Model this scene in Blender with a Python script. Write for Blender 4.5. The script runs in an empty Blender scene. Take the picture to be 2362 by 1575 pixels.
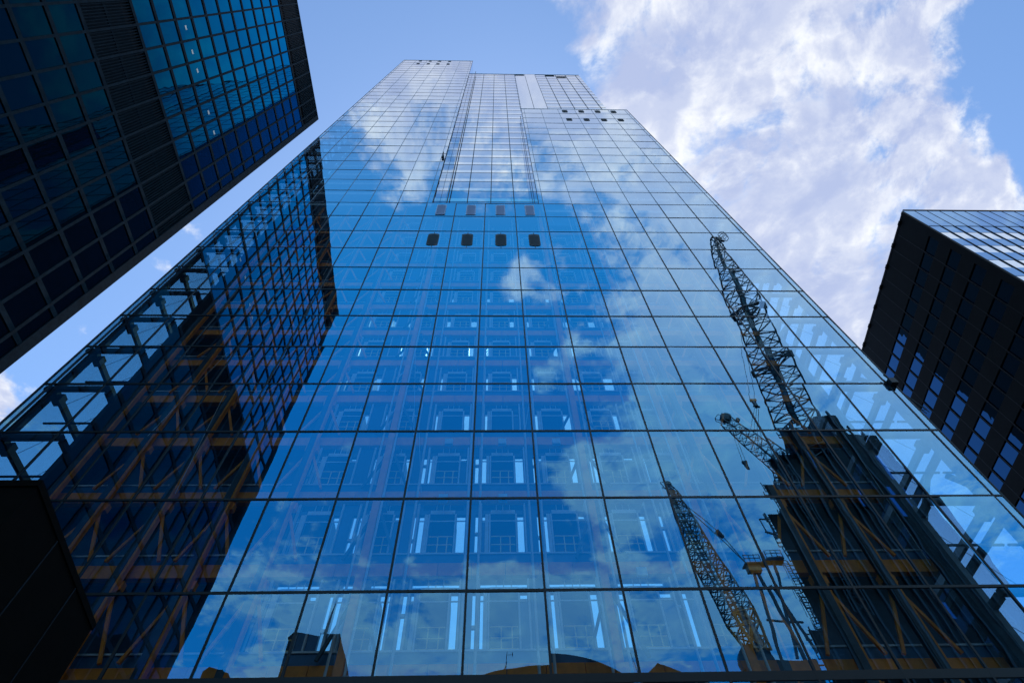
import bpy, math, random
from mathutils import Vector, Matrix
random.seed(7)
C = bpy.context.scene
COL = C.collection
R = math.radians

# ------------------------------------------------------------------ camera
EYE = Vector((0, 0, 1.7))
cam = bpy.data.cameras.new('camera')
cam.sensor_fit = 'HORIZONTAL'; cam.sensor_width = 36.0
cam.lens = 36.0 * 1390 / 2362
cam.clip_start = 0.1; cam.clip_end = 5000
co = bpy.data.objects.new('camera', cam); COL.objects.link(co)
RT = Vector((0.99965609, -0.01484209, -0.02161957))
UP = Vector((-0.00152568, -0.85594218, 0.51706930))
FW = Vector((0.02617949, 0.51685849, 0.85567046))
co.matrix_world = Matrix(((RT.x, UP.x, -FW.x, EYE.x), (RT.y, UP.y, -FW.y, EYE.y), (RT.z, UP.z, -FW.z, EYE.z), (0, 0, 0, 1)))
C.camera = co

# ------------------------------------------------------------------ light
SUN_EL, SUN_AZ = R(58), R(4)          # behind the tower, a little to its right
sun = bpy.data.lights.new('sun', 'SUN'); sun.energy = 2.6; sun.angle = R(0.5); sun.color = (1, .95, .88)
so = bpy.data.objects.new('sun', sun); COL.objects.link(so)
sd = Vector((math.sin(SUN_AZ) * math.cos(SUN_EL), math.cos(SUN_AZ) * math.cos(SUN_EL), math.sin(SUN_EL)))
so.rotation_euler = sd.to_track_quat('Z', 'Y').to_euler(); so.location = (0, 0, 300)

C.view_settings.view_transform = 'Standard'; C.view_settings.look = 'None'
C.view_settings.exposure = 0.0; C.view_settings.gamma = 1.0
C.cycles.max_bounces = 12; C.cycles.transparent_max_bounces = 24; C.cycles.glossy_bounces = 6
C.cycles.caustics_reflective = False; C.cycles.caustics_refractive = False
C.cycles.use_denoising = True

class NT:
    def __init__(s, tree): s.t = tree; s.L = tree.links
    def n(s, typ, **kw):
        q = s.t.nodes.new(typ)
        for k, v in kw.items(): setattr(q, k, v)
        return q
    def put(s, sock, v):
        if hasattr(v, 'is_linked') or hasattr(v, 'links'): s.L.new(v, sock)
        elif v is not None: sock.default_value = v
    def m(s, op, a, b=None, c=None, clamp=False):
        q = s.n('ShaderNodeMath', operation=op, use_clamp=clamp)
        for i, v in enumerate((a, b, c)):
            if v is not None: s.put(q.inputs[i], v)
        return q.outputs[0]
    def ramp(s, v, a, b, lo=0.0, hi=1.0, smooth=True):
        q = s.n('ShaderNodeMapRange', interpolation_type='SMOOTHSTEP' if smooth else 'LINEAR')
        s.put(q.inputs[0], v)
        for i, x in enumerate((a, b, lo, hi)): s.put(q.inputs[i + 1], x)
        return q.outputs[0]
    def noise(s, vec, scale, detail=8, rough=.6, dist=0.0):
        q = s.n('ShaderNodeTexNoise', noise_dimensions='3D')
        s.put(q.inputs['Vector'], vec); q.inputs['Scale'].default_value = scale
        q.inputs['Detail'].default_value = detail; q.inputs['Roughness'].default_value = rough
        q.inputs['Distortion'].default_value = dist
        return q.outputs['Fac']
    def mix(s, f, a, b, mode='MIX'):
        q = s.n('ShaderNodeMix', data_type='RGBA', blend_type=mode)
        s.put(q.inputs[0], f); s.put(q.inputs[6], a); s.put(q.inputs[7], b)
        return q.outputs[2]

# sky with a broken cloud deck: (x/z, y/z, radius x, radius y, weight)
CLOUDS = [
    (.42, .28, .26, .30, 1.0), (.62, .14, .16, .16, .9), (.62, .40, .26, .26, 1.0), (.34, .06, .20, .12, .42),
    (.22, .15, .12, .12, .42), (.70, .55, .22, .22, .9), (.40, .62, .30, .25, .7), (.80, .33, .09, .10, .7),
    (-.97, .72, .11, .09, .75), (-.79, .57, .05, .05, .5), (-.59, .45, .035, .03, .5), (-.63, .48, .03, .025, .4), (-.75, .45, .2, .3, -.25), (-.4, .3, .15, .2, -.3),
    (.88, .08, .20, .14, -1.3), (.93, .30, .07, .07, -.25), (-.18, .10, .28, .12, -.7), (1.0, .52, .12, .12, -.2),
    (.0, .0, .10, .025, .8), (.13, .05, .08, .05, .55), (.90, .35, .08, .07, .55), (.24, .13, .035, .03, .5), (.30, .16, .03, .035, .5), (.19, .165, .03, .02, .5),
    # the half of the sky behind the viewer
    (.03, -.49, .05, .05, .8), (.11, -.67, .07, .06, .75), (-.03, -.57, .04, .03, .6), (.04, -1.3, .09, .08, .9), (.22, -.96, .09, .10, .8), (.28, -.5, .08, .12, -.35), (-.2, -.7, .06, .04, .6),
    (.02, -.11, .75, .10, 1.5), (-.10, -.27, .16, .13, .85), (-.02, -.19, .10, .06, -.55), (-.13, -.175, .07, .035, -.5),
    (.38, -.30, .32, .26, .85), (.44, -.58, .34, .32, .95), (.75, -.65, .34, .34, .9), (.60, -.90, .42, .28, .7),
    (-.02, -.62, .28, .26, -.55), (-.05, -1.02, .22, .20, -.7), (.28, -1.02, .16, .14, .65), (.05, -1.42, .22, .15, .8),
    (-.50, -1.36, .32, .24, .8), (-.35, -.95, .22, .14, .2), (.4, -1.5, .4, .25, .9), (-.3, -1.66, .6, .2, .8), (.95, -1.3, .4, .4, .6), (1.1, -.92, .3, .3, .8),
    (-.5, -.45, .3, .3, -.3), (.55, -.46, .05, .09, -1.0), (.84, -.38, .12, .10, .6), (.72, .0, .12, .06, .1),
]
def build_world():
    w = bpy.data.worlds.new('World'); C.world = w; w.use_nodes = True
    N = NT(w.node_tree); w.node_tree.nodes.clear()
    out = N.n('ShaderNodeOutputWorld'); bg = N.n('ShaderNodeBackground'); bg.inputs['Strength'].default_value = .1
    N.L.new(bg.outputs[0], out.inputs[0])
    sky = N.n('ShaderNodeTexSky', sky_type='NISHITA', sun_disc=False, sun_elevation=SUN_EL, sun_rotation=SUN_AZ)
    sky.air_density = 1.0; sky.dust_density = .4; sky.ozone_density = 1.6
    base = N.mix(1.0, sky.outputs[0], (1.75, 2.1, 2.35, 1), 'MULTIPLY')
    tc = N.n('ShaderNodeTexCoord'); sep = N.n('ShaderNodeSeparateXYZ'); N.L.new(tc.outputs['Generated'], sep.inputs[0])
    z = N.m('MAXIMUM', sep.outputs[2], .06)
    px = N.m('DIVIDE', sep.outputs[0], z); py = N.m('DIVIDE', sep.outputs[1], z)
    cmb = N.n('ShaderNodeCombineXYZ'); N.put(cmb.inputs[0], px); N.put(cmb.inputs[1], py); p = cmb.outputs[0]
    cov = None
    for cx, cy, rx, ry, wt in CLOUDS:
        a = N.m('MULTIPLY_ADD', px, 1 / rx, -cx / rx); b = N.m('MULTIPLY_ADD', py, 1 / ry, -cy / ry)
        d = N.m('MULTIPLY_ADD', b, b, N.m('MULTIPLY', a, a))
        g = N.m('EXPONENT', N.m('MULTIPLY', d, -1.1))
        cov = N.m('MULTIPLY', g, wt) if cov is None else N.m('MULTIPLY_ADD', g, wt, cov)
    big = N.noise(p, 4.2, 9, .60, .35)
    fine = N.noise(p, 17.0, 8, .62, .25)
    bil = N.m('ABSOLUTE', N.m('MULTIPLY_ADD', N.noise(p, 8.5, 5, .55, .15), 2.0, -1.0))
    f = N.m('ADD', N.m('MULTIPLY_ADD', N.m('SUBTRACT', big, .5), 2.3, N.m('MULTIPLY', N.m('SUBTRACT', bil, .16), .9)), N.m('MULTIPLY', N.m('SUBTRACT', fine, .5), 1.15))
    d = N.m('ADD', N.m('MINIMUM', cov, 1.0), f)
    dens = N.ramp(d, .30, .86)
    core = N.ramp(d, .60, 1.25)
    rimn = N.noise(p, 7.0, 6, .55, .2)
    off_ = N.n('ShaderNodeVectorMath', operation='ADD'); N.L.new(p, off_.inputs[0]); off_.inputs[1].default_value = (.012, .035, 0)
    rel = N.ramp(N.m('SUBTRACT', big, N.noise(off_.outputs[0], 4.2, 9, .60, .35)), -.07, .09)
    bright = N.m('MULTIPLY', N.m('MULTIPLY_ADD', rel, .75, N.m('MULTIPLY', N.ramp(rimn, .44, .66), .45), clamp=True), N.m('SUBTRACT', 1.0, N.m('MULTIPLY', core, .75)))
    back = N.ramp(sep.outputs[1], -.06, -.46)          # clouds opposite the sun are lit from the front
    cc = N.mix(bright, (5.0, 5.75, 8.3, 1), (11.6, 11.6, 11.4, 1))
    cc = N.mix(back, cc, N.mix(bright, (6.6, 8.4, 11.0, 1), (11.5, 11.9, 12.2, 1)))
    base = N.mix(back, base, N.mix(1.0, base, (.16, 1.42, 1.50, 1), 'MULTIPLY'))
    col = N.mix(N.m('MULTIPLY', dens, .93), base, cc)
    col = N.mix(N.ramp(sep.outputs[2], .42, .08), col, (9, 9.3, 9.6, 1))     # unseen horizon band, whitened to throw light into the tower interior
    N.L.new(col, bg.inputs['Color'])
build_world()

# ------------------------------------------------------------------ materials
def mat(name, color, rough=.6, metal=0.0, spec=.4, noise=0.0, nscale=2.0):
    m = bpy.data.materials.new(name); m.use_nodes = True; N = NT(m.node_tree)
    b = m.node_tree.nodes['Principled BSDF']
    b.inputs['Roughness'].default_value = rough; b.inputs['Metallic'].default_value = metal
    b.inputs['Specular IOR Level'].default_value = spec
    c = (*color, 1)
    if noise:
        tc = N.n('ShaderNodeTexCoord')
        v = N.noise(tc.outputs['Object'], nscale, 6, .65)
        f = N.ramp(v, .3, .7, 1 - noise, 1 + noise)
        q = N.mix(1.0, c, N.n('ShaderNodeRGB').outputs[0], 'MULTIPLY')
        mx = q.node; cb = N.n('ShaderNodeCombineColor')
        for i in range(3): N.L.new(f, cb.inputs[i])
        N.L.new(cb.outputs[0], mx.inputs[7]); N.L.new(q, b.inputs['Base Color'])
    else: b.inputs['Base Color'].default_value = c
    return m

def glass(name, r0, power, tint0, tint1, trans, bump=.0, bscale=.35, inner=None, step=None):
    """coated sheet glass: a mirror that strengthens towards grazing over a tinted clear (or dark) body"""
    m = bpy.data.materials.new(name); m.use_nodes = True; N = NT(m.node_tree); m.node_tree.nodes.clear()
    out = N.n('ShaderNodeOutputMaterial'); lw = N.n('ShaderNodeLayerWeight'); lw.inputs['Blend'].default_value = .5
    f = lw.outputs['Facing']
    fac = N.m('MULTIPLY_ADD', N.m('POWER', f, power), 1 - r0, r0, clamp=True)
    if step: fac = N.ramp(f, step[0], step[1], r0, step[2])      # thick coating: dark until seen aslant
    gl = N.n('ShaderNodeBsdfGlossy'); gl.inputs['Roughness'].default_value = 0.0
    N.L.new(N.mix(N.ramp(f, .42, .92, smooth=False), (*tint0, 1), (*tint1, 1)), gl.inputs['Color'])
    if bump:
        tc = N.n('ShaderNodeTexCoord'); bp = N.n('ShaderNodeBump'); bp.inputs['Strength'].default_value = 1.0
        bp.inputs['Distance'].default_value = bump
        N.L.new(N.noise(tc.outputs['Object'], bscale, 2, .5, 0.2), bp.inputs['Height'])
        N.L.new(bp.outputs[0], gl.inputs['Normal'])
    if inner is None:
        tr = N.n('ShaderNodeBsdfTransparent'); tr.inputs['Color'].default_value = (*trans, 1)
    else:
        tr = N.n('ShaderNodeBsdfDiffuse'); tr.inputs['Color'].default_value = (*inner, 1)
    mx = N.n('ShaderNodeMixShader'); N.L.new(fac, mx.inputs[0]); N.L.new(tr.outputs[0], mx.inputs[1]); N.L.new(gl.outputs[0], mx.inputs[2])
    N.L.new(mx.outputs[0], out.inputs[0])
    return m

M = {
    'front': glass('facade_glass', .25, 1.5, (.20, .60, 1.0), (.97, .99, 1.0), (.86, .93, .96), .0065, .26),
    'side': glass('side_glass', .10, 3.5, (.4, .75, 1.0), (1, 1, 1), (.32, .76, .97)),
    'rear': glass('rear_glass', .12, 3.0, (.4, .75, 1.0), (1, 1, 1), (.26, .60, .70)),
    'clear': glass('clear_glass', .08, 4.0, (.6, .85, 1.0), (1, 1, 1), (.68, .88, .97)),
    'return': glass('return_glass', .72, 1.6, (.75, .9, 1.0), (1, 1, 1), (.35, .6, .7)),
    'slot': glass('slot_glass', .32, 2.0, (.2, .6, 1.0), (.92, .95, 1.0), None, .01, .30, (.02, .09, .17)),
    'spandrel': glass('spandrel_glass', .45, 1.6, (.85, .95, 1.0), (1, 1, 1), None, .0, .3, (.5, .64, .72)),
    'bay': glass('white_bay_glass', .36, 1.6, (.7, .88, 1.0), (1, 1, 1), None, .0, .3, (.16, .25, .34)),
    'office': glass('dark_office_glass', .035, 2.9, (.0, .36, .80), (.005, .43, 1.0), None, .012, .22, (.003, .007, .012), (.45, .79, .54)),
    'office_low': glass('lower_office_glass', .03, 2.9, (.0, .40, .74), (.01, .48, .90), None, .012, .22, (.003, .006, .010), (.38, .80, .15)),
    'black_win': glass('black_wall_glass', .06, 2.4, (.15, .45, .9), (.4, .65, 1.0), None, .012, .5, (.003, .006, .010)),
    'band': glass('band_glass', .5, 1.2, (.75, .86, 1.0), (.95, .97, 1.0), None, .006, .4, (.02, .04, .06)),
    'band_dark': glass('band_spandrel_glass', .25, 1.8, (.2, .45, .8), (.4, .6, .95), None, .006, .4, (.01, .03, .05)),
    'frame': mat('black_frame', (.008, .011, .014), .5),
    'grey': mat('grey_steel', (.20, .31, .38), .45, noise=.2),
    'upper': mat('upper_frame', (.10, .17, .24), .4),
    'thin': mat('grey_frame', (.20, .30, .40), .4),
    'steel': mat('dark_steel', (.035, .065, .085), .45, noise=.3),
    'yellow': mat('yellow_steel', (.92, .28, .016), .5, noise=.18),
    'blue': mat('blue_core_panel', (.032, .125, .25), .4, noise=.25, nscale=.8),
    'pale': mat('pale_core_panel', (.58, .68, .72), .45, noise=.12),
    'deep': mat('dark_core_wall', (.012, .045, .085), .5, noise=.25),
    'rail': mat('yellow_rail', (.85, .62, .22), .4),
    'mull': mat('office_mullion', (.012, .028, .042), .6, spec=.02, noise=.25),
    'fin': mat('office_louvre', (.010, .023, .034), .6, spec=.02, noise=.25),
    'body': mat('office_core', (.006, .009, .013), .7),
    'black': mat('black_cladding', (.0018, .0032, .004), .6, spec=.08, noise=.5, nscale=.6),
    'block': mat('soot_black_cladding', (.004, .0035, .0025), .8, spec=.1, noise=.3),
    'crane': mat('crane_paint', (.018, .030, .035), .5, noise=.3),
    'teal': mat('crane_walkway', (.10, .26, .30), .5),
    'orange': mat('crane_orange', (.55, .17, .02), .5, noise=.2),
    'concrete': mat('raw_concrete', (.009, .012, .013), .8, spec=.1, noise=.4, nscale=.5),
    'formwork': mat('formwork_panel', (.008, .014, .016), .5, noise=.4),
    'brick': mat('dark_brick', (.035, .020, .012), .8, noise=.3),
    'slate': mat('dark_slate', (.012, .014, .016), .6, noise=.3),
    'asphalt': mat('asphalt', (.05, .05, .052), .85, noise=.25, nscale=3),
    'paving': mat('stone_paving', (.26, .25, .24), .8, noise=.2, nscale=1.5),
    'white': mat('road_paint', (.75, .75, .72), .6),
    'vent': mat('vent_grey', (.36, .46, .70), .4),
}
lamp = bpy.data.materials.new('ceiling_lamp'); lamp.use_nodes = True
lb = lamp.node_tree.nodes['Principled BSDF']; lb.inputs['Emission Color'].default_value = (.8, .95, 1, 1); lb.inputs['Emission Strength'].default_value = .22
M['lamp'] = lamp

# ------------------------------------------------------------------ mesh helpers
class MB:
    def __init__(s, xf=None): s.v = []; s.f = []; s.xf = xf
    def add(s, vs, fs):
        o = len(s.v)
        s.v += [tuple(s.xf(Vector(p))) if s.xf else tuple(p) for p in vs]
        s.f += [tuple(o + i for i in q) for q in fs]; return s
    def box(s, x0, x1, y0, y1, z0, z1):
        return s.add([(x0, y0, z0), (x1, y0, z0), (x1, y1, z0), (x0, y1, z0), (x0, y0, z1), (x1, y0, z1), (x1, y1, z1), (x0, y1, z1)],
                     [(0, 3, 2, 1), (4, 5, 6, 7), (0, 1, 5, 4), (1, 2, 6, 5), (2, 3, 7, 6), (3, 0, 4, 7)])
    def quad(s, a, b, c, d): return s.add([a, b, c, d], [(0, 1, 2, 3)])
    def beam(s, a, b, w, h=None, side=None):
        h = w if h is None else h
        a, b = Vector(a), Vector(b); d = (b - a)
        if d.length < 1e-6: return s
        d.normalize()
        u = Vector(side) if side is not None else (Vector((0, 0, 1)) if abs(d.z) < .95 else Vector((0, 1, 0)))
        x = d.cross(u).normalized(); y = x.cross(d).normalized()
        vs = [p + x * (sx * w / 2) + y * (sy * h / 2) for p in (a, b) for sx, sy in ((-1, -1), (1, -1), (1, 1), (-1, 1))]
        return s.add(vs, [(0, 1, 2, 3), (7, 6, 5, 4), (0, 4, 5, 1), (1, 5, 6, 2), (2, 6, 7, 3), (3, 7, 4, 0)])
    def tube(s, a, b, r0, r1=None, n=8):
        r1 = r0 if r1 is None else r1
        a, b = Vector(a), Vector(b); d = (b - a).normalized()
        u = Vector((0, 0, 1)) if abs(d.z) < .95 else Vector((0, 1, 0))
        x = d.cross(u).normalized(); y = x.cross(d).normalized()
        vs = [p + (x * math.cos(2 * math.pi * i / n) + y * math.sin(2 * math.pi * i / n)) * r for p, r in ((a, r0), (b, r1)) for i in range(n)]
        fs = [(i, (i + 1) % n, n + (i + 1) % n, n + i) for i in range(n)] + [tuple(range(n - 1, -1, -1)), tuple(range(n, 2 * n))]
        return s.add(vs, fs)
    def prism(s, poly, axis, a0, a1):
        """poly: 2D outline, extruded along axis ('y' outline in xz, 'z' outline in xy)"""
        n = len(poly)
        pt = (lambda p, t: (p[0], t, p[1])) if axis == 'y' else (lambda p, t: (p[0], p[1], t))
        vs = [pt(p, a0) for p in poly] + [pt(p, a1) for p in poly]
        return s.add(vs, [tuple(range(n)), tuple(range(2 * n - 1, n - 1, -1))] + [((i + 1) % n, i, n + i, n + (i + 1) % n) for i in range(n)])
    def build(s, name, m, parent=None):
        me = bpy.data.meshes.new(name); me.from_pydata(s.v, [], s.f); me.update()
        me.materials.append(M[m] if isinstance(m, str) else m)
        o = bpy.data.objects.new(name, me); COL.objects.link(o)
        if parent is not None:
            o.parent = parent
            o.matrix_parent_inverse = parent.matrix_world.inverted()
        return o

def thing(name, label, cat, loc=(0, 0, 0), group=None):
    o = bpy.data.objects.new(name, None); COL.objects.link(o); o.location = loc
    o.matrix_world = Matrix.Translation(loc)
    o['label'] = label; o['category'] = cat
    if group: o['group'] = group
    return o

# ------------------------------------------------------------------ ground
def structure(o): o['kind'] = 'structure'; return o
structure(MB().box(-1500, 1500, -1500, 1500, -.5, 0).build('ground', 'asphalt'))
structure(MB().box(-31, 30, 15.5, 19.2, .004, .13).build('pavement', 'paving'))
structure(MB().box(-31, 42, -6, 15.4, .002, .006).build('road', 'asphalt'))

# ------------------------------------------------------------------ the glass tower
D = 20.04
def gx(c): return (c - 2.376) * 3.0
ROWS = [.3, 4.9, 9.0, 13.1, 16.51, 21.28, 25.97, 30.20]
z = 34.26
while z < 190: ROWS.append(z); z += 4.045
XL, XR = gx(-6.16), gx(10.16)
TOP_L, TOP_R, TOP_M, TOP_B = 185.3, 115.2, 62.5, 178.8
ROWS[ROWS.index(min(ROWS, key=lambda q: abs(q - TOP_M)))] = TOP_M
ROWS[ROWS.index(min(ROWS, key=lambda q: abs(q - TOP_R)))] = TOP_R
DEPTH = 9.0
YB = D + 2.5                       # the set back wall of the slot and of the upper right block
tower = thing('glass_tower', 'tall blue glass tower seen from its foot, yellow steel and lift lobbies behind the panes', 'skyscraper', (0, D, 0))

cols = [XL] + [gx(c) for c in range(-6, 1)] + [gx(.18)]
colm = [gx(.18)] + [gx(c) for c in range(1, 4)] + [gx(3.83)]
colr = [gx(3.83)] + [gx(c) for c in range(4, 11)] + [XR]
panes = []
def grid(cs, z0, z1):
    zs = [q for q in ROWS if z0 - .01 <= q <= z1 + .01]
    if zs[-1] < z1 - .3: zs.append(z1)
    for a, b in zip(cs[:-1], cs[1:]):
        for c, d in zip(zs[:-1], zs[1:]): panes.append((a, b, c, d))
grid([XL] + [gx(c) for c in range(-6, 11)] + [XR], .3, TOP_M)
grid(cols, TOP_M, TOP_L); grid(colr, TOP_M, TOP_R)
def pane_quad(mb, a, b, c, d, amp=.0024):
    # every sheet sits a hair out of plane, so reflections break at the joints
    tx, tz = random.gauss(0, amp), random.gauss(0, amp)
    w, h = (b - a) / 2, (d - c) / 2
    bow = random.gauss(0, .0022)
    g = (-1, -.4, .4, 1); o = len(mb.v)
    for sz in g:
        for sx in g:
            mb.v.append(((a + b) / 2 + sx * w, D + .02 + sx * w * tx + sz * h * tz + bow * (1 - sx * sx) * (1 - sz * sz), (c + d) / 2 + sz * h))
    for k in range(3):
        for m in range(3): q = o + k * 4 + m; mb.f.append((q, q + 1, q + 5, q + 4))
def smooth(o):
    for p in o.data.polygons: p.use_smooth = True
    return o
near = sorted([q for q in panes if q[2] > 13 and q[1] - q[0] > 2], key=lambda q: (q[2], abs((q[0] + q[1]) / 2)))[:96]
nset = set(near); rest = MB()
for q in panes:
    if q in nset:
        pane_quad(mb := MB(), *q); smooth(mb.build('glass_pane', 'front', tower))
    else: pane_quad(rest, *q)
o = smooth(rest.build('upper_glazing', 'front', tower)); o['kind'] = 'stuff'

# mullions and transoms
def mullion(x, z0, z1, w=.085, m='frame'): MB().box(x - w / 2, x + w / 2, D - .008, D + .10, z0, z1).build('mullion', m, tower)
for c in range(-6, 1): mullion(gx(c), 0, TOP_M); mullion(gx(c), TOP_M, TOP_L - .1, .045, 'upper')
for c in range(1, 4): mullion(gx(c), 0, TOP_M)
for c in range(4, 11): mullion(gx(c), 0, TOP_M); mullion(gx(c), TOP_M, TOP_R - .1, .048, 'upper')
mullion(XL + .04, 0, TOP_L, .08); mullion(XR - .04, 0, TOP_R, .08)
mullion(gx(.18) - .03, TOP_M, TOP_L, .06); mullion(gx(3.83) + .03, TOP_M, TOP_R, .06)
for zz in ROWS:
    h = (.055 if zz < 45 else .022) if zz > 13.5 else .16; fm = 'frame' if zz < 62 else 'thin'
    if zz > TOP_L: continue
    spans = [(XL, XR)] if zz <= TOP_M + .1 else [(XL, gx(.18))] + ([(gx(3.83), XR)] if zz < TOP_R + .1 else [])
    for a, b in spans: MB().box(a, b, D - .005, D + .085, zz - h, zz + h).build('transom', fm, tower)
MB().box(XL, gx(.18), D - .02, D + .3, TOP_L - .1, TOP_L + .15).build('parapet', 'pale', tower)
MB().box(gx(3.83), XR, D - .02, D + .3, TOP_R - .1, TOP_R + .12).build('parapet', 'pale', tower)

# side and rear glazing, roofs
s = MB(); zs = [q for q in ROWS if q < TOP_L] + [TOP_L]
for c, d in zip(zs[:-1], zs[1:]):
    s.quad((XL, D + DEPTH, c), (XL, D + .03, c), (XL, D + .03, d), (XL, D + DEPTH, d))
s.build('side_glazing', 'side', tower)
s = MB(); zs = [q for q in ROWS if q < TOP_R] + [TOP_R]
for c, d in zip(zs[:-1], zs[1:]):
    s.quad((XR, D + .03, c), (XR, D + DEPTH, c), (XR, D + DEPTH, d), (XR, D + .03, d))
s.build('side_glazing', 'return', tower)
s = MB(); s.quad((XR, D + DEPTH, .3), (13, D + DEPTH, .3), (13, D + DEPTH, TOP_M), (XR, D + DEPTH, TOP_M)); s.build('rear_glazing', 'clear', tower)
s = MB(); s.quad((13, D + DEPTH, .3), (XL, D + DEPTH, .3), (XL, D + DEPTH, TOP_M), (13, D + DEPTH, TOP_M)); s.quad((gx(.1), D + DEPTH, TOP_M), (XL, D + DEPTH, TOP_M), (XL, D + DEPTH, TOP_L), (gx(.1), D + DEPTH, TOP_L)); s.build('rear_glazing', 'rear', tower)
MB().box(XL + .05, gx(.18) - .05, D + .3, D + DEPTH, TOP_L - .5, TOP_L - .2).build('roof', 'deep', tower)
MB().box(22.35, XR - .05, D + .3, D + DEPTH, TOP_R - .5, TOP_R - .2).build('roof', 'deep', tower)
MB().box(gx(3.83) + .05, 22.3, D + .3, YB - .05, TOP_R - .5, TOP_R - .2).build('roof', 'deep', tower)
MB().box(20.0, XR - .02, D + DEPTH + .1, 55.5, 0, 112).build('unseen_rear_mass', 'body', tower)  # unseen mass, added to darken the reflections in the black block's windows
MB().box(XL + .1, XR - .1, D + .3, D + DEPTH - .1, -.1, .25).build('base_slab', 'paving', tower)

# slot and set-back block
slot = MB(); wh = MB()
BX0, BX1 = gx(.18) + .02, 22.3
zz = TOP_M; bx = [BX0] + [-3.4 + 2.74 * k for k in range(0, 10) if -3.4 + 2.74 * k < BX1 - .5] + [BX1]
while zz < TOP_B - .5:
    zt = min(zz + 4.05, TOP_B)
    for a, b in zip(bx[:-1], bx[1:]):
        tz = random.gauss(0, .0016); tx = random.gauss(0, .0016)
        slot.quad((a, YB - tz - tx, zz + 1.15), (b, YB - tz + tx, zz + 1.15), (b, YB + tz + tx, zt), (a, YB + tz - tx, zt))
    plain = zz > TOP_R and False
    wh.box(BX0, BX1, YB - .03, YB + .05, zz, zz + 1.12)
    zz = zt
slot.build('set_back_glazing', 'slot', tower); wh.build('spandrel_band', 'spandrel', tower)
m_ = MB(); m_.box(5.0, 10.35, YB - .06, YB - .035, TOP_R - 3, TOP_B - .02); m_.build('white_panel_bay', 'bay', tower)
for x in bx[1:-1]: MB().box(x - .05, x + .05, YB - .075, YB + .02, TOP_M, TOP_B).build('slot_mullion', 'frame', tower)
MB().box(BX0, BX1, YB + .1, D + DEPTH, TOP_M, TOP_B - .2).build('core_block', 'deep', tower)
MB().box(BX0, BX1, YB - .08, YB + .1, TOP_B - .05, TOP_B + .15).build('parapet', 'pale', tower)
MB().box(BX0, gx(3.83), D + .05, YB, TOP_M - .35, TOP_M - .08).build('slot_sill', 'frame', tower)
for x0, x1, zt in ((gx(.18) - .12, gx(.18), TOP_L), (gx(3.83), gx(3.83) + .12, TOP_R)):
    MB().box(x0, x1, D + .08, YB + 2, TOP_M, zt - .2).build('slot_cheek', 'slot', tower)
MB().tube((-5.62, YB - .6, TOP_M), (-5.62, YB - .6, TOP_B), .07).build('cradle_rail', 'frame', tower)
MB().tube((4.42, YB - .6, TOP_M), (4.42, YB - .6, 118), .09).build('cradle_rail', 'frame', tower)
MB().box(-7.05, -6.75, D - .25, D - .02, 80.2, 80.9).tube((-6.9, D - .2, 80.9), (-6.9, D - .5, 81.5), .08).build('wind_sensor', 'frame', tower)

# vents
def rounded(cx, cz, w, h, r, n=5):
    pts = []
    for qx, qz, a0 in ((1, -1, -90), (1, 1, 0), (-1, 1, 90), (-1, -1, 180)):
        for i in range(n + 1):
            a = R(a0 + 90 * i / n)
            pts.append((cx + qx * (w / 2 - r) + r * math.cos(a), cz + qz * (h / 2 - r) + r * math.sin(a)))
    return pts
def vent(cx, cz, w, h, r, y, m='frame', sm='steel', pins=False):
    v = MB().prism(rounded(cx, cz, w, h, r), 'y', y - .03, y - .011)
    if pins:
        v.box(cx - .03, cx + .03, y - .03, y - .011, cz + h / 2, cz + h / 2 + .35); v.box(cx - .03, cx + .03, y - .03, y - .011, cz - h / 2 - .35, cz - h / 2)
    o = v.build('vent', m, tower)
    sl = MB(); n = max(3, int(h / .22))
    for i in range(1, n):
        q = cz - h / 2 + h * i / n
        e = r if (i == 1 or i == n - 1) else .08
        sl.box(cx - w / 2 + e, cx + w / 2 - e, y - .055, y - .031, q - .03, q + .03)
    sl.build('slat', sm, o)
for x in (-5.65, -2.6, .4, 3.4): vent(x, 52.4, 1.0, 2.7, .33, D, pins=True)
for x in (-5.55, -2.55, .4, 3.35): vent(x, 60.4, .95, 2.9, .12, D, 'vent', 'vent')
for x in (12.0, 14.9, 17.8, 20.6): vent(x, 113.2, .95, 1.9, .3, D); vent(x + .05, 106.1, .95, 1.9, .3, D)
for x in (-20.9, -18.2, -15.6, -12.9): vent(x, 183.4, .8, 1.7, .15, D); vent(x, 177.6, .8, 1.7, .15, D)
for x, zc in ((6.1, 177.4), (14.2, 177.4), (17.1, 174.5)): vent(x, zc, 2.5, 2.3, .1, YB - .08)

# ---- the core behind the panes
BANDS = [6.8, 10.9, 14.72, 19.35, 23.75, 27.95]
zb = 31.95
while zb < 64: BANDS.append(zb); zb += 4.045
CX0, CX1 = gx(-5) + .05, gx(9) - .05
YC = D + 2.6
MB().box(CX0, gx(.1), YC + .4, YC + .6, BANDS[-1] + 1.2, TOP_L - 1).build('core_wall', 'blue', tower)
MB().box(gx(4), CX1, D + 2.0, D + 2.2, BANDS[-1] + 1.2, TOP_R - 1).build('core_wall', 'blue', tower)
uf = MB()
zb2 = BANDS[-1] + 4.045
while zb2 < TOP_L - 3:
    uf.box(CX0, gx(.1), YC - .4, YC + .2, zb2 - .35, zb2 + .35)
    if zb2 < TOP_R - 3: uf.box(gx(4), CX1, D + 1.4, D + 1.95, zb2 - .35, zb2 + .35)
    zb2 += 4.045
uf.build('upper_floor_beam', 'pale', tower)

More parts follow.
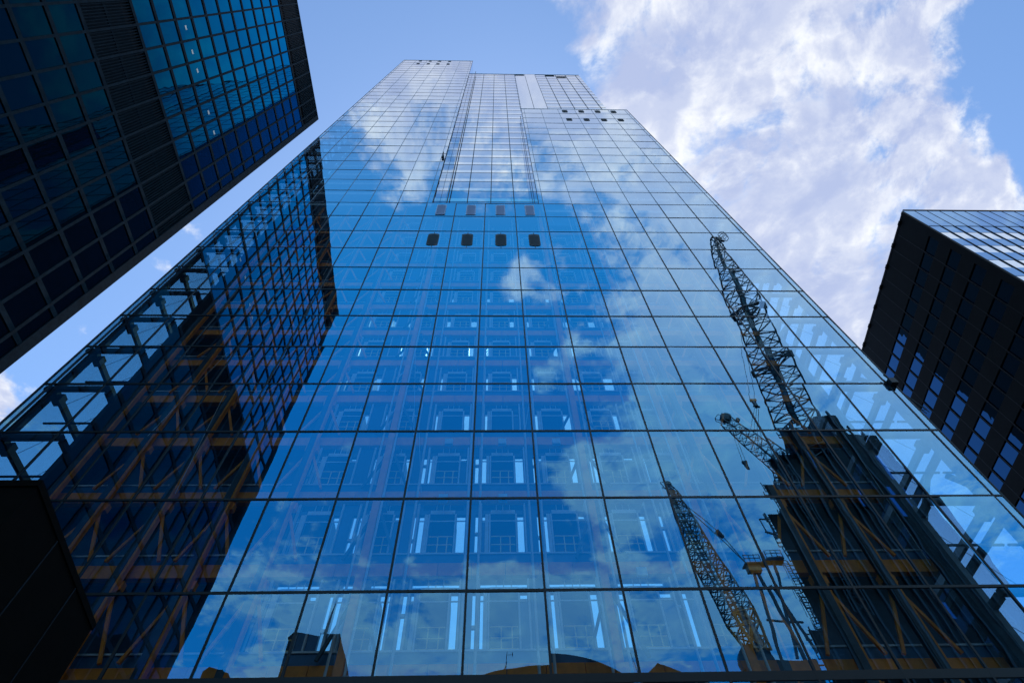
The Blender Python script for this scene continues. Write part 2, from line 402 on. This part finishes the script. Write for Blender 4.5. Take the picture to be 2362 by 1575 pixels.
LOBBY = {c: gx(c) + (1.52 if c < 2 else 1.47) * 1.0 for c in range(-1, 6)}
for zi, zb in enumerate(BANDS):
    zn = BANDS[zi + 1] if zi + 1 < len(BANDS) else zb + 4.045
    # painted floor beam, in joined lengths
    f = MB(); x = CX0
    while x < CX1 - .1:
        L = 1.5
        f.box(x + .015, min(x + L, CX1) - .015, YC - .22, YC + .1, zb - .32, zb + .34); x += L
    fo = f.build('floor_beam', 'yellow', tower)
    MB().box(CX0, CX1, YC - .10, YC + 1.35, zb + .345, zb + .95).build('floor_slab', 'blue', tower)
    MB().box(CX0, CX1, YC - .16, YC - .11, zb + .88, zb + .96).build('floor_edge', 'pale', tower)
    wall = MB(); back = MB(); pier = MB()
    z1, z2, zc1, zc2 = zb + .96, zn - 1.05, zn - .78, zn - .40
    # blue wall zones at the two flanks
    flank = MB(); flank.box(CX0, gx(-1) + .2, YC + 1.1, YC + 1.3, z1, zn + .3)
    flank.box(gx(6), CX1, YC + 1.1, YC + 1.3, z1, zn + .3); flank.build('flank_wall', 'deep', tower)
    # lift lobby bays
    for c, xc in LOBBY.items():
        a, b = gx(c) + .2 * (c == -1), gx(c + 1)
        lob = .60
        var = (c * 7 + zi * 3) % 5
        s0, s1 = .70, 1.00 + .12 * (var == 1) + .22 * (c >= 4 and zi % 2 == 0)
        zl = z1 if (var != 3 and zb < 47) else z2 - .45; zr_ = z1 if (var not in (0, 4) and zb < 47) else z2 - .30
        if zi in (2, 3, 4) and var != 2:
            s2, s3 = s1 + .16, s1 + .34
            wall.box(a, xc - s3, YC, YC + .2, z1, z2); wall.box(xc - s2, xc - s1, YC, YC + .2, z1, z2)
            zm = z1 + (z2 - z1) * random.uniform(.3, .7); pier.box(xc - s3, xc - s2, YC - .03, YC + .1, zm, zm + .14)
        else: wall.box(a, xc - s1, YC, YC + .2, z1, z2)
        wall.box(xc - s0, xc - lob, YC, YC + .2, z1, z2)
        wall.box(xc + lob, xc + s0, YC, YC + .2, z1, z2); wall.box(xc + s1, b, YC, YC + .2, z1, z2)
        if zl > z1: wall.box(xc - s1, xc - s0, YC, YC + .2, z1, zl)
        if zr_ > z1: wall.box(xc + s0, xc + s1, YC, YC + .2, z1, zr_)
        wall.box(a, b, YC, YC + .2, z2, zc1); cl = lob + (.42 if zi in (2, 3, 4, 5) else 0); wall.box(a, xc - cl, YC, YC + .2, zc1, zn - .37); wall.box(xc + cl, b, YC, YC + .2, zc1, zn - .37)
        pier.box(xc - s1 - .13, xc - s1 - .03, YC - .12, YC - .01, z1, zn - .4); pier.box(xc + s1 + .03, xc + s1 + .11, YC - .12, YC - .01, z1, zn - .4)
        pier.box(xc - lob - .27, xc - lob - .10, YC - .05, YC - .02, z1, z2); pier.box(xc - lob, xc + lob, YC - .05, YC - .02, z2 + .02, zc1 - .02)
        pier.box(xc - lob - .08, xc - lob - .005, YC - .08, YC - .01, z1, z2); pier.box(xc + lob + .005, xc + lob + .08, YC - .08, YC - .01, z1, z2)
        pier.box(xc - s1, xc + s1, YC - .04, YC - .01, z2 - .45, z2 - .39)
        for k in (-1, 0, 1): pier.box(xc + k * .33 - .015, xc + k * .33 + .015, YC + .02, YC + .06, zc1, zc2 + .03)
        back.box(xc - lob, xc + lob, YC + 1.0, YC + 1.1, z1, z2); back.box(xc - lob - .05, xc - lob, YC + .2, YC + 1.1, z1, z2)
        back.box(xc + lob, xc + lob + .05, YC + .2, YC + 1.1, z1, z2); back.box(xc - lob, xc + lob, YC + .2, YC + 1.0, z2 - .05, z2)
        if zb > 8 and zb < 52 and not (zi == 5 and c in (1, 2, 3)):
            r = MB(); rz = z1 + .03
            for hz in (rz + .04, rz + .50, rz + .98): r.box(xc - .56, xc + .56, YC - .06, YC - .02, hz - .022, hz + .022)
            for px_ in (xc - .12, xc + .32): r.box(px_ - .024, px_ + .024, YC - .055, YC - .025, rz + .06, rz + .96)
            r.build('guard_rail', 'rail', tower)
    wall.build('core_wall', 'blue' if zi not in (4, 5) else 'deep', tower); back.build('lift_lobby', 'deep', tower); pier.build('lobby_frame', 'pale', tower)
for zi, c in ((4, 1), (4, 2), (5, 1), (5, 2), (5, 3), (2, 0), (3, 4)):
    xc = LOBBY[c]; zz = BANDS[zi] - .75; MB().box(xc - .22, xc + .22, YC - .7, YC - .5, zz, zz + .42).build('equipment_box', 'pale', tower)
# columns and V braces
def column(x, y, w=.30, yellow=True, zt=66):
    o = MB().box(x - w / 2, x + w / 2, y, y + .35, 0, zt).build('column', 'steel', tower)
    if yellow: MB().box(x + w / 2 + .002, x + w / 2 + .11, y + .04, y + .30, 0, zt).build('yellow_flange', 'yellow', o)
for c in (-4.9, -4, -3, -2, -1): column(gx(c) + .12, D + 1.7)
for c in (6, 7, 8, 8.95): column(gx(c) - .05, D + 1.7)
for c in (.45, 3.92, 5.6):
    x = gx(c)
    MB().box(x - .17, x + .17, D + 1.75, D + 2.1, 0, 66).build('yellow_column', 'yellow', tower)
    for dx in (-.36, .34): MB().tube((x + dx, D + 1.5, 0), (x + dx, D + 1.5, 66), .055).build('riser_pipe', 'pale', tower)
for c in (1.0, 2.02, 3.0, 5.0):
    x = gx(c)
    for dx in (-.28, .3): MB().tube((x + dx, D + 1.6, 0), (x + dx, D + 1.6, 66), .06).build('riser_pipe', 'pale', tower)
for c in (-4, -3, -2, -1, .45, 3.92, 6, 7, 8):
    b = MB(); x = gx(c) + .12
    for zi, zb in enumerate(BANDS):
        zn = BANDS[zi + 1] if zi + 1 < len(BANDS) else zb + 4.045
        b.beam((x, D + 2.1, zn - 1.0), (x - 1.15, D + 2.2, zb + .4), .13, .12, (0, 1, 0)); b.beam((x, D + 2.1, zn - 1.0), (x + 1.15, D + 2.2, zb + .4), .13, .12, (0, 1, 0))
        b.box(x - .35, x + .35, D + 2.0, D + 2.3, zn - 1.15, zn - .75)
    b.build('brace', 'yellow' if c not in (.45, 3.92) else 'steel', tower)
st = MB()
for k in range(22):
    x = random.uniform(CX0, CX1); z0 = random.choice(BANDS); st.tube((x, D + 1.1, z0 - 1), (x + random.choice((-.9, .0, .9)), D + 1.3, z0 + random.uniform(4, 12)), .016, n=4)
st.build('stay_cable', 'pale', tower)

# glazed end bays with their ladder frames
def end_bay(sgn, xo, xi, zt, m):
    for zi, q in enumerate(ROWS):
        if q > zt - 2: break
        if q < 5: continue
        b = MB()
        b.box(min(xo, xi), max(xo, xi), D + .25, D + .5, q - .16, q + .14)
        x_ = xo + sgn * .55
        b.box(x_ - .11, x_ + .11, D + .55, D + DEPTH - .3, q - .24, q + .14)
        x2 = xi - sgn * .1
        b.box(x2 - .12, x2 + .12, D + .55, D + 2.4, q - .2, q + .12)
        b.box(x_ - .22, x_ + .22, D + .9, D + 1.3, q - .4, q + .25)
        b.box(min(xo, xi) + .1, max(xo, xi) - .1, D + 1.8, D + 1.9, q - 1.3, q - 1.22)
        nz = ROWS[zi + 1]
        b.tube((xo + sgn * .7, D + 1.5, q), (xi - sgn * .4, D + 1.9, nz), .016, n=4)
        for k in range(3):
            zz = q + (nz - q) * (k + .5) / 3
            b.box(xo + sgn * .16, xo + sgn * .52, D + .5, D + .6, zz - .12, zz + .12)
        b.build('ladder_frame', m, tower)
    for dx, w in ((.16, .09), (.50, .12)):
        x_ = xo + sgn * dx
        MB().box(x_ - w / 2, x_ + w / 2, D + .5, D + .75, 0, zt - 1).build('frame_post', m, tower)
    x_ = xi - sgn * .05
    MB().box(x_ - .14, x_ + .14, D + 1.2, D + 2.2, 0, zt - 1).build('frame_post', m, tower)
    if sgn > 0: MB().box(x_ - .08, x_ + .08, D + 2.6, D + DEPTH - .2, 0, zt - 1).build('core_end_wall', 'deep', tower)
end_bay(1, XL, CX0, TOP_L, 'frame')
end_bay(-1, XR, CX1, TOP_R, 'grey')
b = MB()
for zi, q in enumerate(ROWS[3:12:2]):
    b.beam((CX1 + .4, D + 1.6, q), (XR - .5, D + 2.2, q + 3.6), .26, .22, (0, 1, 0))
b.build('brace', 'grey', tower)

# small cleaning arm that leans out at the right edge
arm = thing('cleaning_arm', 'small dark lattice cleaning arm leaning out at the right edge of the glass tower', 'cleaning arm', (XR, D - .1, 29.6))
a = MB(); p0, p1 = Vector((22.75, D - .12, 30.35)), Vector((24.4, D + .55, 28.3))
for oy, oz in ((0, .12), (0, -.12), (.2, 0)): a.beam(p0 + Vector((0, oy, oz)), p1 + Vector((0, oy, oz)), .035)
for k in range(9):
    q = p0.lerp(p1, k / 9); w_ = p0.lerp(p1, (k + 1) / 9)
    a.beam(q + Vector((0, 0, .12)), w_ + Vector((0, 0, -.12)), .025); a.beam(q + Vector((0, .2, 0)), w_ + Vector((0, 0, .12)), .025)
a.build('lattice', 'crane', arm)
MB().box(22.95, 23.35, D - .3, D - .03, 29.9, 30.35).tube((23.1, D - .2, 30.3), (22.9, D - .25, 30.7), .05).build('winch', 'crane', arm)

# ------------------------------------------------------------------ dark office tower on the left
A = Vector((-33.18, 23.18, 0)); T = Vector((math.sin(R(2.1)), math.cos(R(2.1)), 0)); NX = Vector((T.y, -T.x, 0))
def lx(p): return A + NX * p.x + T * p.y + Vector((0, 0, p.z))      # x out of the facade, y along it
LH, LL = 120.0, 47.6
off = thing('office_tower', 'dark slab office tower with blue mirror windows and ribbed louvre bands, upper left', 'office tower', tuple(A))
MB(lx).box(-38, -.32, -LL + .2, -.2, 0, LH - .3).build('core', 'body', off)
MB(lx).box(-38, .02, -LL, 0, LH - .3, LH).build('roof_edge', 'mull', off)
for s0 in (0, -LL + .8): MB(lx).box(-.3, .06, s0 - .8, s0, 0, LH - .3).build('corner_post', 'mull', off)
FZ = [58.3 - 4.0 * k for k in range(14, -1, -1)]
FZ2 = [66.5 + 3.96 * k for k in range(12)]
VS = [-1.8 - 2.13 * k for k in range(22) if -1.8 - 2.13 * k > -LL + 1]
wins = []
def rows(fz, vis):
    for c, d in zip(fz[:-1], fz[1:]):
        ys = [-.8] + VS + [-LL + .8]
        for a, b in zip(ys[:-1], ys[1:]): wins.append((b, a, c, d))
rows(FZ, 1); rows(FZ2, 1)
def winquad(mb, b, a, c, d, xf):
    tx, tz = random.gauss(0, .0022), random.gauss(0, .0022); w, h = (a - b) / 2, (d - c) / 2
    X = lambda sy, sz: -.05 + sy * w * tx + sz * h * tz
    mb.quad((X(-1, -1), b, c), (X(1, -1), a, c), (X(1, 1), a, d), (X(-1, 1), b, d))
big = set(sorted([w for w in wins if w[2] > 36 and w[0] > -30], key=lambda w: w[2] + abs(w[0] + 12) * .5)[:96])
rest = MB(lx); rest2 = MB(lx)
for w in wins:
    if w in big:
        q = MB(lx); winquad(q, *w, lx); q.build('window_pane', 'office' if w[2] > 60 else 'office_low', off)
    else: winquad(rest if w[2] > 60 else rest2, *w, lx)
rest.build('upper_window_panes', 'office', off)['kind'] = 'stuff'; rest2.build('lower_window_panes', 'office_low', off)['kind'] = 'stuff'
for zz in FZ + FZ2: MB(lx).box(-.3, .03, -LL + .8, -.8, zz - .24, zz + .24).build('floor_rail', 'mull', off)
for yy in VS:
    v = MB(lx); v.box(-.3, .05, yy - .11, yy + .11, 0, LH - .35); v.build('mullion', 'mull', off)
def louvres(z0, z1, step, gap):
    f = MB(lx); y = -LL + 1
    while y < -.9:
        f.box(-.28, -.02, y - .045, y + .045, z0, z1 - gap); y += step
    f.build('louvre_band', 'fin', off)
louvres(58.55, 66.2, .237, .0); louvres(111.6, LH - .35, .237, .0)
MB(lx).box(-.3, -.14, -LL + .8, -.8, 62.1, 62.5).build('floor_rail', 'mull', off)
MB(lx).box(-.3, -.20, -LL + .8, -.8, 58.5, 65.0).build('louvre_backing', 'fin', off)
for k in (2, 3, 5, 6, 7, 9, 10):
    yy = -1.8 - 2.13 * k - 1.05 + random.uniform(-.25, .25)
    MB(lx).box(-.03, -.02, yy - .22, yy + .22, 76.2, 76.32).box(-.03, -.02, yy - .22, yy + .22, 76.42, 76.5).build('ceiling_lamp', 'lamp', off)

# ------------------------------------------------------------------ black office block on the right
B = Vector((44.31, 21.30, 0)); U1 = Vector((1.17, 17.52, 0)).normalized(); U2 = Vector((1, 0, 0))
def rx(p): return B + U1 * p.y + U2 * p.x + Vector((0, 0, p.z))
RH = 65.0
blk = thing('office_block', 'black office block with rows of small square windows and a banded front, at right edge', 'office block', tuple(B))
MB(rx).box(.3, 34, .3, 36, 0, RH - .1).build('core', 'body', blk)
wins = []; wall = MB(rx)
zr = [58.45 - 3.45 * k for k in range(17)]
prev = RH - .9
for zc in zr:
    wall.box(0, .3, .32, 36, zc + .82, prev)
    prev = zc - .82
    y = .75
    wall.box(0, .3, .32, y, zc - .82, zc + .82)
    while y < 35:
        wins.append((y + .06, y + 1.72, zc - .80, zc + .80)); wall.box(0, .3, y + 1.72, y + 1.84, zc - .82, zc + .82); y += 1.78
wall.box(0, .3, .32, 36, 0, prev)
wall.build('wall', 'black', blk)
big = set(sorted([w for w in wins if w[2] > 24], key=lambda w: abs(w[0] - 16) * 1.0 + abs(w[2] - 46) * .6)[:96]); rest = MB(rx)
def w2(mb, a, b, c, d):
    tx, tz = random.gauss(0, .004), random.gauss(0, .004)
    mb.quad((.10 + tx, b, c), (.10 - tx, a, c), (.10 - tx + tz, a, d), (.10 + tx + tz, b, d))
for w in wins:
    if w in big: w2(q := MB(rx), *w); q.build('window', 'black_win', blk)
    else: w2(rest, *w)
rest.build('far_windows', 'black_win', blk)['kind'] = 'stuff'
cop = MB(rx); cop.box(-.02, .35, .3, 36, RH - .88, RH - .55)
y = 1.0
while y < 35: cop.box(-.12, -.02, y, y + .5, RH - .85, RH - .6); y += 2.6
cop.build('coping', 'black', blk)
jt = MB(rx)
for k in range(1, 20): jt.box(-.006, .002, k * 1.78 + .66, k * 1.78 + .69, 2, RH - .95)
jt.build('panel_joint', 'frame', blk)
MB(rx).box(.45, 34, -.05, 36, RH - .1, RH + .1).build('roof', 'black', blk)
MB(rx).box(-.03, .3, 0, .31, 0, RH - .5).build('corner_post', 'black', blk)
MB(rx).box(.31, 34, .0, .29, 60.2, RH - .11).build('parapet_band', 'band_dark', blk)
zz = 60.15
while zz > 3:
    MB(rx).box(.31, 34, .04, .29, zz - 1.72, zz).build('spandrel', 'band_dark', blk)
    MB(rx).box(.31, 34, .06, .29, zz - 3.42, zz - 1.74).build('window_band', 'band', blk); zz -= 3.45
fr = MB(rx); x = 1.6
while x < 34: fr.box(x - .035, x + .035, -.02, .05, 2, RH - .12); x += 1.4
fr.build('mullions', 'frame', blk)

# ------------------------------------------------------------------ low black block in the left foreground
low = thing('low_building', 'low soot black building with a flat roof at the lower left corner', 'building', (-14, 14, 0))
poly = [(-11.4, 11.0), (-12.05, 16.8), (-29, 16.8), (-29, 11.0)]
MB().prism(poly, 'z', 0, 12.9).build('wall', 'block', low)
MB().prism([(-11.36, 10.96), (-12.01, 16.84), (-29.05, 16.84), (-29.05, 10.96)], 'z', 12.9, 13.1).build('coping', 'block', low)
j = MB()
for k in (1, 2):
    t = k / 3; x = -11.4 - .65 * t; y = 11 + 5.8 * t
    j.box(x - .02, x + .03, y - .02, y + .02, 0, 12.88)
j.build('panel_joint', 'frame', low)

# ------------------------------------------------------------------ behind the viewer, mirrored in the glass
site = thing('unfinished_tower', 'dark unfinished concrete tower with ribbed formwork and stepped top, mirrored at lower right', 'building site', (64, -50, 0))
def storey(x0, x1, yf, z0, z1): return ([(x0, yf), (x1, yf), (x1 + 1, yf - 18), (x0 + 11.5, yf - 18)], 'z', z0, z1)
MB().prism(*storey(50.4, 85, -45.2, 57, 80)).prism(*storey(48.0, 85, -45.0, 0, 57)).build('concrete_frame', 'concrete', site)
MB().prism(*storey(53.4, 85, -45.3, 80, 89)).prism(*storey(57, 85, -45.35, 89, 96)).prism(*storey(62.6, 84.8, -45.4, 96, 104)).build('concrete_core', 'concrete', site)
MB().box(73, 78.2, -62, -45.5, 104, 110).build('lift_shaft', 'concrete', site)
rib = MB(); x = 48.2
while x < 84.6:
    zt = 57.5 if x < 50.4 else 80.5 if x < 53.4 else 89.4 if x < 57 else 96.4 if x < 62.6 else 104.4 + random.uniform(0, 1.4)
    if 72.8 < x < 78.3: zt = 110.4 + random.uniform(0, .8)
    if x > 82.5: zt = 101
    w = random.choice((.16, .22, .4)); d = random.uniform(.15, .5)
    rib.box(x, x + w, -45.0 if x < 50.4 else -45.2, -44.9 + d, random.choice((0, 0, 12, 30)), zt); x += w + random.uniform(.8, 2.6)
rib.build('formwork_rib', 'formwork', site)
gl = MB()
for k in range(7):
    x = random.uniform(64, 82); z0 = random.uniform(45, 92); gl.box(x, x + random.uniform(.5, 1.6), -45.1, -45.0, z0, z0 + random.uniform(3, 9))
gl.build('glazed_strip', 'band_dark', site)
sc = MB()
for k in range(62):
    zz = 44 + k * .95
    xe = 48.0 if zz < 57 else 50.4 if zz < 80 else 53.4 if zz < 89 else 57 if zz < 96 else 62.6
    xo = xe - (.8 if k % 6 < 3 else .3)
    sc.box(xo, xe + .1, -45.4, -45.2, zz, zz + .14); sc.box(xo, xo + .12, -45.4, -45.25, zz, zz + .95)
sc.build('scaffold', 'crane', site)
MB().beam((49.8, -45, 80), (49.8, -45, 74), .25).beam((48.2, -45, 78.5), (50.4, -45, 78.5), .2).beam((48.2, -45, 75.5), (50.4, -45, 74.5), .25).beam((48.2, -45, 78.5), (48.5, -45, 75), .15).build('hoist_gate', 'crane', site)

def lattice(a, b, w0, w1, n, r, rd):
    """four chord lattice boom"""
    mb = MB(); a, b = Vector(a), Vector(b); d = (b - a).normalized()
    s_ = d.cross(Vector((0, 1, 0))).normalized(); t_ = s_.cross(d).normalized()
    C4 = ((-1, -1), (1, -1), (1, 1), (-1, 1))
    pt = lambda t, k: a.lerp(b, t) + (s_ * C4[k % 4][0] + t_ * C4[k % 4][1]) * ((w0 + (w1 - w0) * t) / 2)
    for k in range(4): mb.beam(pt(0, k), pt(1, k), r)
    for i in range(n):
        t0, t1 = i / n, (i + 1) / n
        for k in range(4):
            p, q = (k, k + 1) if i % 2 else (k + 1, k)
            mb.beam(pt(t0, p), pt(t1, q), rd); mb.beam(pt(t1, k), pt(t1, k + 1), rd)
            if k % 2 == 0: mb.beam(pt(t0, q), pt((t0 + t1) / 2, p), rd * .8)
    return mb
def wheel(mb, c, r, w, axis=(0, 1, 0)):
    c = Vector(c); a = Vector(axis).normalized() * (w / 2); return mb.tube(c - a, c + a, r, n=14)
def crane(label, base, tip, w0, w1, n, r):
    o = thing('tower_crane', label, 'crane', base, 'cranes mirrored in the glass tower')
    return o
# tall luffing jib
c1 = crane('tallest crane, a long lattice jib rising from the stepped top of the unfinished tower', (66.9, -44, 104), None, 0, 0, 0, 0)
base, tip = Vector((66.9, -44, 104)), Vector((55.4, -16, 146))
mid = base.lerp(tip, .72)
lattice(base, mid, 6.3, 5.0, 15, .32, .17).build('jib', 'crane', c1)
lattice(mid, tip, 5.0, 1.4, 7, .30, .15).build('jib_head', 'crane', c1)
lattice(base.lerp(tip, .28), base.lerp(tip, .31), 6.2, 6.2, 1, .45, .3).build('jib_joint', 'crane', c1)
lattice(base.lerp(tip, .55), base.lerp(tip, .58), 5.8, 5.8, 1, .45, .3).build('jib_joint', 'crane', c1)
MB().beam(base, base.lerp(tip, .93), .75, .2).build('walkway', 'teal', c1)
h = MB(); wheel(h, tip + Vector((.2, 0, .2)), .75, .5); wheel(h, tip + Vector((1.6, 0, .0)), .65, .5); h.beam(tip + Vector((-.8, 0, -.5)), tip + Vector((2.4, 0, -1.6)), .4)
h.build('sheave', 'crane', c1)
cg = MB(); cq = tip + Vector((2.9, .4, 1.0))
for k in range(6):
    a0, a1 = k * math.pi / 3, (k + 1) * math.pi / 3
    for dz in (-1.3, 0, 1.3): cg.beam(cq + Vector((1.0 * math.cos(a0), 1.0 * math.sin(a0), dz)), cq + Vector((1.0 * math.cos(a1), 1.0 * math.sin(a1), dz)), .1)
    cg.beam(cq + Vector((1.0 * math.cos(a0), 1.0 * math.sin(a0), -1.3)), cq + Vector((1.0 * math.cos(a0), 1.0 * math.sin(a0), 1.3)), .1)
cg.build('access_cage', 'crane', c1)
hk = Vector((50.3, -30, 94.8))
MB().box(hk.x - .7, hk.x + .7, hk.y - .3, hk.y + .3, hk.z - .2, hk.z + .25).build('hook_block', 'orange', c1)
MB().tube(hk + Vector((0, 0, -.3)), hk + Vector((0, 0, -2.2)), .5, .35).beam(hk + Vector((-.6, 0, -1.9)), hk + Vector((.6, 0, -2.3)), .3).build('hook', 'crane', c1)
rp = MB(); q = base.lerp(tip, .62) + Vector((-2.4, 0, 0))
for dx in (-.5, .5): rp.tube(hk + Vector((dx, 0, .2)), q + Vector((dx, 0, 0)), .05, n=5)
for dx in (-.5, .1, .6): rp.tube(hk + Vector((dx * .6, 0, -2.2)), Vector((54.5 + dx, -44, 97 - dx * 3)), .045, n=5)
rp.build('rope', 'crane', c1)
lattice((66.9, -50, 92), base, 5.5, 5.5, 4, .3, .16).build('mast', 'crane', c1)
# short jib beside the tower
c2 = crane('short crane with a drum at its jib head, peeping out left of the unfinished tower', (60.5, -44.6, 96), None, 0, 0, 0, 0)
b2, t2 = Vector((58.5, -44.4, 93)), Vector((52.2, -44.4, 107.5))
lattice(b2, t2, 3.2, 2.0, 9, .18, .09).build('jib', 'crane', c2)
h = MB(); wheel(h, t2 + Vector((.3, 0, .8)), 1.15, 1.5); wheel(h, t2 + Vector((3.0, 0, .1)), .6, .7); h.beam(t2 + Vector((.3, 0, 1.5)), t2 + Vector((.2, 0, 3.0)), .1); h.build('drum', 'crane', c2)
f = MB()
for a_, b_ in (((-2.2, .4), (-1.0, 2.2)), ((-1.0, 2.2), (.4, 2.0)), ((-2.2, .4), (.8, -1.5)), ((-2.2, -.6), (1.0, -2.4)), ((-2.2, .4), (-2.2, -.6))):
    f.beam(t2 + Vector((a_[0], 0, a_[1])), t2 + Vector((b_[0], 0, b_[1])), .12)
f.build('head_frame', 'crane', c2)
hk = Vector((51.4, -44.4, 94)); MB().tube(hk, hk + Vector((.2, 0, -1.7)), .45, .3).box(hk.x - .5, hk.x + .5, hk.y - .2, hk.y + .2, hk.z - .1, hk.z + .4).build('hook', 'crane', c2)
rp = MB()
for dx in (-.3, .3): rp.tube(hk + Vector((dx, 0, .3)), t2 + Vector((dx + .3, 0, -1)), .045, n=5)
rp.build('rope', 'crane', c2)
lattice((58.5, -45.9, 60), (58.5, -45.9, 92), 2.6, 2.6, 12, .2, .1).build('mast', 'crane', c2)
# lower crane with A frame
c3 = crane('lowest crane with an orange jib foot, an A frame and railed platforms', (35.5, -35.5, 44), None, 0, 0, 0, 0)
b3, t3 = Vector((34.8, -34.9, 47)), Vector((29.6, -34.9, 77.5)); mid = b3.lerp(t3, .18)
lattice(mid, b3.lerp(t3, .8), 3.3, 2.5, 18, .2, .10).build('jib', 'crane', c3)
lattice(b3.lerp(t3, .8), t3, 2.5, .8, 5, .2, .10).build('jib_head', 'crane', c3)
lattice(b3, mid, 2.0, 3.2, 3, .3, .16).build('jib_foot', 'orange', c3)
MB().beam(b3 + Vector((.4, .4, 0)), b3.lerp(t3, .22) + Vector((.2, .4, 0)), 1.3, .3).build('jib_plate', 'orange', c3)
MB().beam(b3.lerp(t3, .2), b3.lerp(t3, .95), .35, .15).build('walkway', 'teal', c3)
h = MB(); wheel(h, t3 + Vector((.2, 0, .3)), .6, .5); h.beam(t3 + Vector((-.8, 0, -1)), t3 + Vector((-1.2, 0, .8)), .1); h.beam(t3 + Vector((-1.2, 0, .8)), t3 + Vector((.2, 0, 1.0)), .1); h.beam(t3 + Vector((-1.2, 0, -.6)), t3 + Vector((1.0, 0, -1.4)), .15); h.build('sheave', 'crane', c3)
af = MB(); ap = Vector((39.2, -35.4, 61.5)); ap2 = Vector((42.0, -35.4, 61.8))
af.beam((37.2, -35.4, 46), ap, .35).beam((40.4, -35.4, 46), ap + Vector((.3, 0, 0)), .35).beam((39.5, -35.4, 47), ap2, .3).beam((42.4, -35.4, 47.5), ap2 + Vector((-1.5, 0, -4)), .3).beam((37.6, -35.4, 52.5), (42.5, -35.4, 52), .25)
af.build('a_frame', 'crane', c3)
pf = MB()
for c_ in (ap, ap2):
    pf.box(c_.x - 1.3, c_.x + 1.3, c_.y - .8, c_.y + .8, c_.z - .2, c_.z)
    for dz in (.6, 1.2): pf.box(c_.x - 1.3, c_.x + 1.3, c_.y + .74, c_.y + .8, c_.z + dz - .05, c_.z + dz + .05)
    for dx in (-1.25, -.4, .4, 1.25): pf.box(c_.x + dx - .05, c_.x + dx + .05, c_.y + .74, c_.y + .8, c_.z, c_.z + 1.25)
pf.build('platform', 'crane', c3)
MB().box(38.2, 40.2, -35.9, -34.9, 60.1, 61.2).build('winch_box', 'orange', c3)
rp = MB(); bk = Vector((35.9, -35, 67.2))
rp.tube(t3, bk, .06, n=5); rp.tube(bk, ap + Vector((-.8, 0, .4)), .06, n=5); rp.tube(t3 + Vector((.2, 0, -.8)), ap + Vector((-.4, 0, -.3)), .06, n=5); rp.build('rope', 'crane', c3)
MB().tube(bk + Vector((-.3, 0, .3)), bk + Vector((.3, 0, -.9)), .4, .3).build('pulley_block', 'crane', c3)
MB().box(33.0, 41.5, -37.5, -35.0, 41.5, 46.5).box(33.4, 36.6, -35, -34.4, 42.0, 45).build('machinery_deck', 'crane', c3)
wheel(MB(), (33.6, -34.8, 46), 2.3, 1.2).build('winch_drum', 'crane', c3)
lattice((37, -36, 0), (37, -36, 41.5), 3, 3, 14, .25, .12).build('mast', 'crane', c3)
ld = MB()
for k in range(34):
    t = k / 33; c_ = Vector((43.6 + t * 1.4, -35.6, 62 - t * 16)); ld.box(c_.x - .35, c_.x + .35, c_.y, c_.y + .06, c_.z - .04, c_.z + .04)
for dx in (-.35, .35): ld.beam((43.6 + dx, -35.6, 62), (45.0 + dx, -35.6, 46), .08)
for k in range(6):
    t = k / 5; c_ = Vector((43.6 + t * 1.4, -35.3, 61 - t * 14)); ld.beam(c_ + Vector((-.7, 0, 0)), c_ + Vector((.7, .4, 0)), .06); ld.beam(c_ + Vector((-.7, 0, 0)), c_ + Vector((-.7, 0, -2.6)), .05)
ld.build('access_ladder', 'crane', c3)

# vaulted hall, gabled house, spired block
hall = thing('vaulted_hall', 'dark hall with shallow rounded roof and aerial, mirrored at the glass tower foot', 'hall', (4.4, -35, 0))
arc = []
for i in range(33):
    x = -4.6 + 18.0 * i / 32; arc.append((x, 38.25 - 15.4 + math.sqrt(15.4 ** 2 - (x - 4.4) ** 2)))
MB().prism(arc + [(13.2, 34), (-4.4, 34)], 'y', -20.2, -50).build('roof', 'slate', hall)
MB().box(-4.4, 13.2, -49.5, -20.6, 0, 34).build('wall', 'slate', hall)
an = MB(); an.tube((1.0, -20.6, 37.6), (1.25, -20.6, 39.9), .03, n=6).tube((.7, -20.6, 37.5), (1.2, -20.6, 38.9), .04, n=6).tube((1.2, -20.6, 39.6), (1.75, -20.6, 39.6), .02, n=5).tube((1.75, -20.6, 39.45), (1.75, -20.6, 39.8), .04, n=6)
an.build('aerial', 'frame', hall)
gh = thing('gabled_house', 'dark brick house with a pointed gable, mirrored right of the rounded roof', 'house', (17.5, -28, 0))
MB().box(13.6, 21.6, -38, -20.4, 0, 34.6).build('wall', 'brick', gh)
MB().prism([(13.4, 34.6), (16.9, 37.6), (22.6, 34.6)], 'y', -20.2, -38).build('roof', 'slate', gh)
MB().tube((14.8, -22, 35.4), (14.2, -22, 39.2), .05, .02, n=6).build('aerial', 'frame', gh)
sp = thing('spired_block', 'narrow dark block with a thin leaning spire, mirrored at lower left of the glass tower', 'building', (-22.5, -33, 0))
MB().box(-25.4, -21.7, -37, -30, 0, 46.7).box(-21.7, -19.5, -38, -29.7, 0, 47.1).build('wall', 'brick', sp)
MB().prism([(-25.6, 46.7), (-25.0, 47.5), (-21.6, 46.9), (-21.6, 46.7)], 'y', -30, -36).build('roof', 'slate', sp)
MB().tube((-21.3, -30, 46.8), (-20.9, -30, 51.6), .22, .03, n=8).build('spire', 'frame', sp)
stub = thing('brick_stack', 'short brown brick stack, mirrored in the lower left corner of the lit glass', 'chimney stack', (-23.3, -11, 0))
MB().prism([(-24.6, 0), (-22.3, 0), (-22.3, 30.8), (-24.2, 31.4), (-24.6, 31.0)], 'y', -10, -13).build('wall', 'brick', stub)
MB().box(-24.2, -23.6, -12.5, -11.5, 31.2, 32.0).build('pot', 'slate', stub)
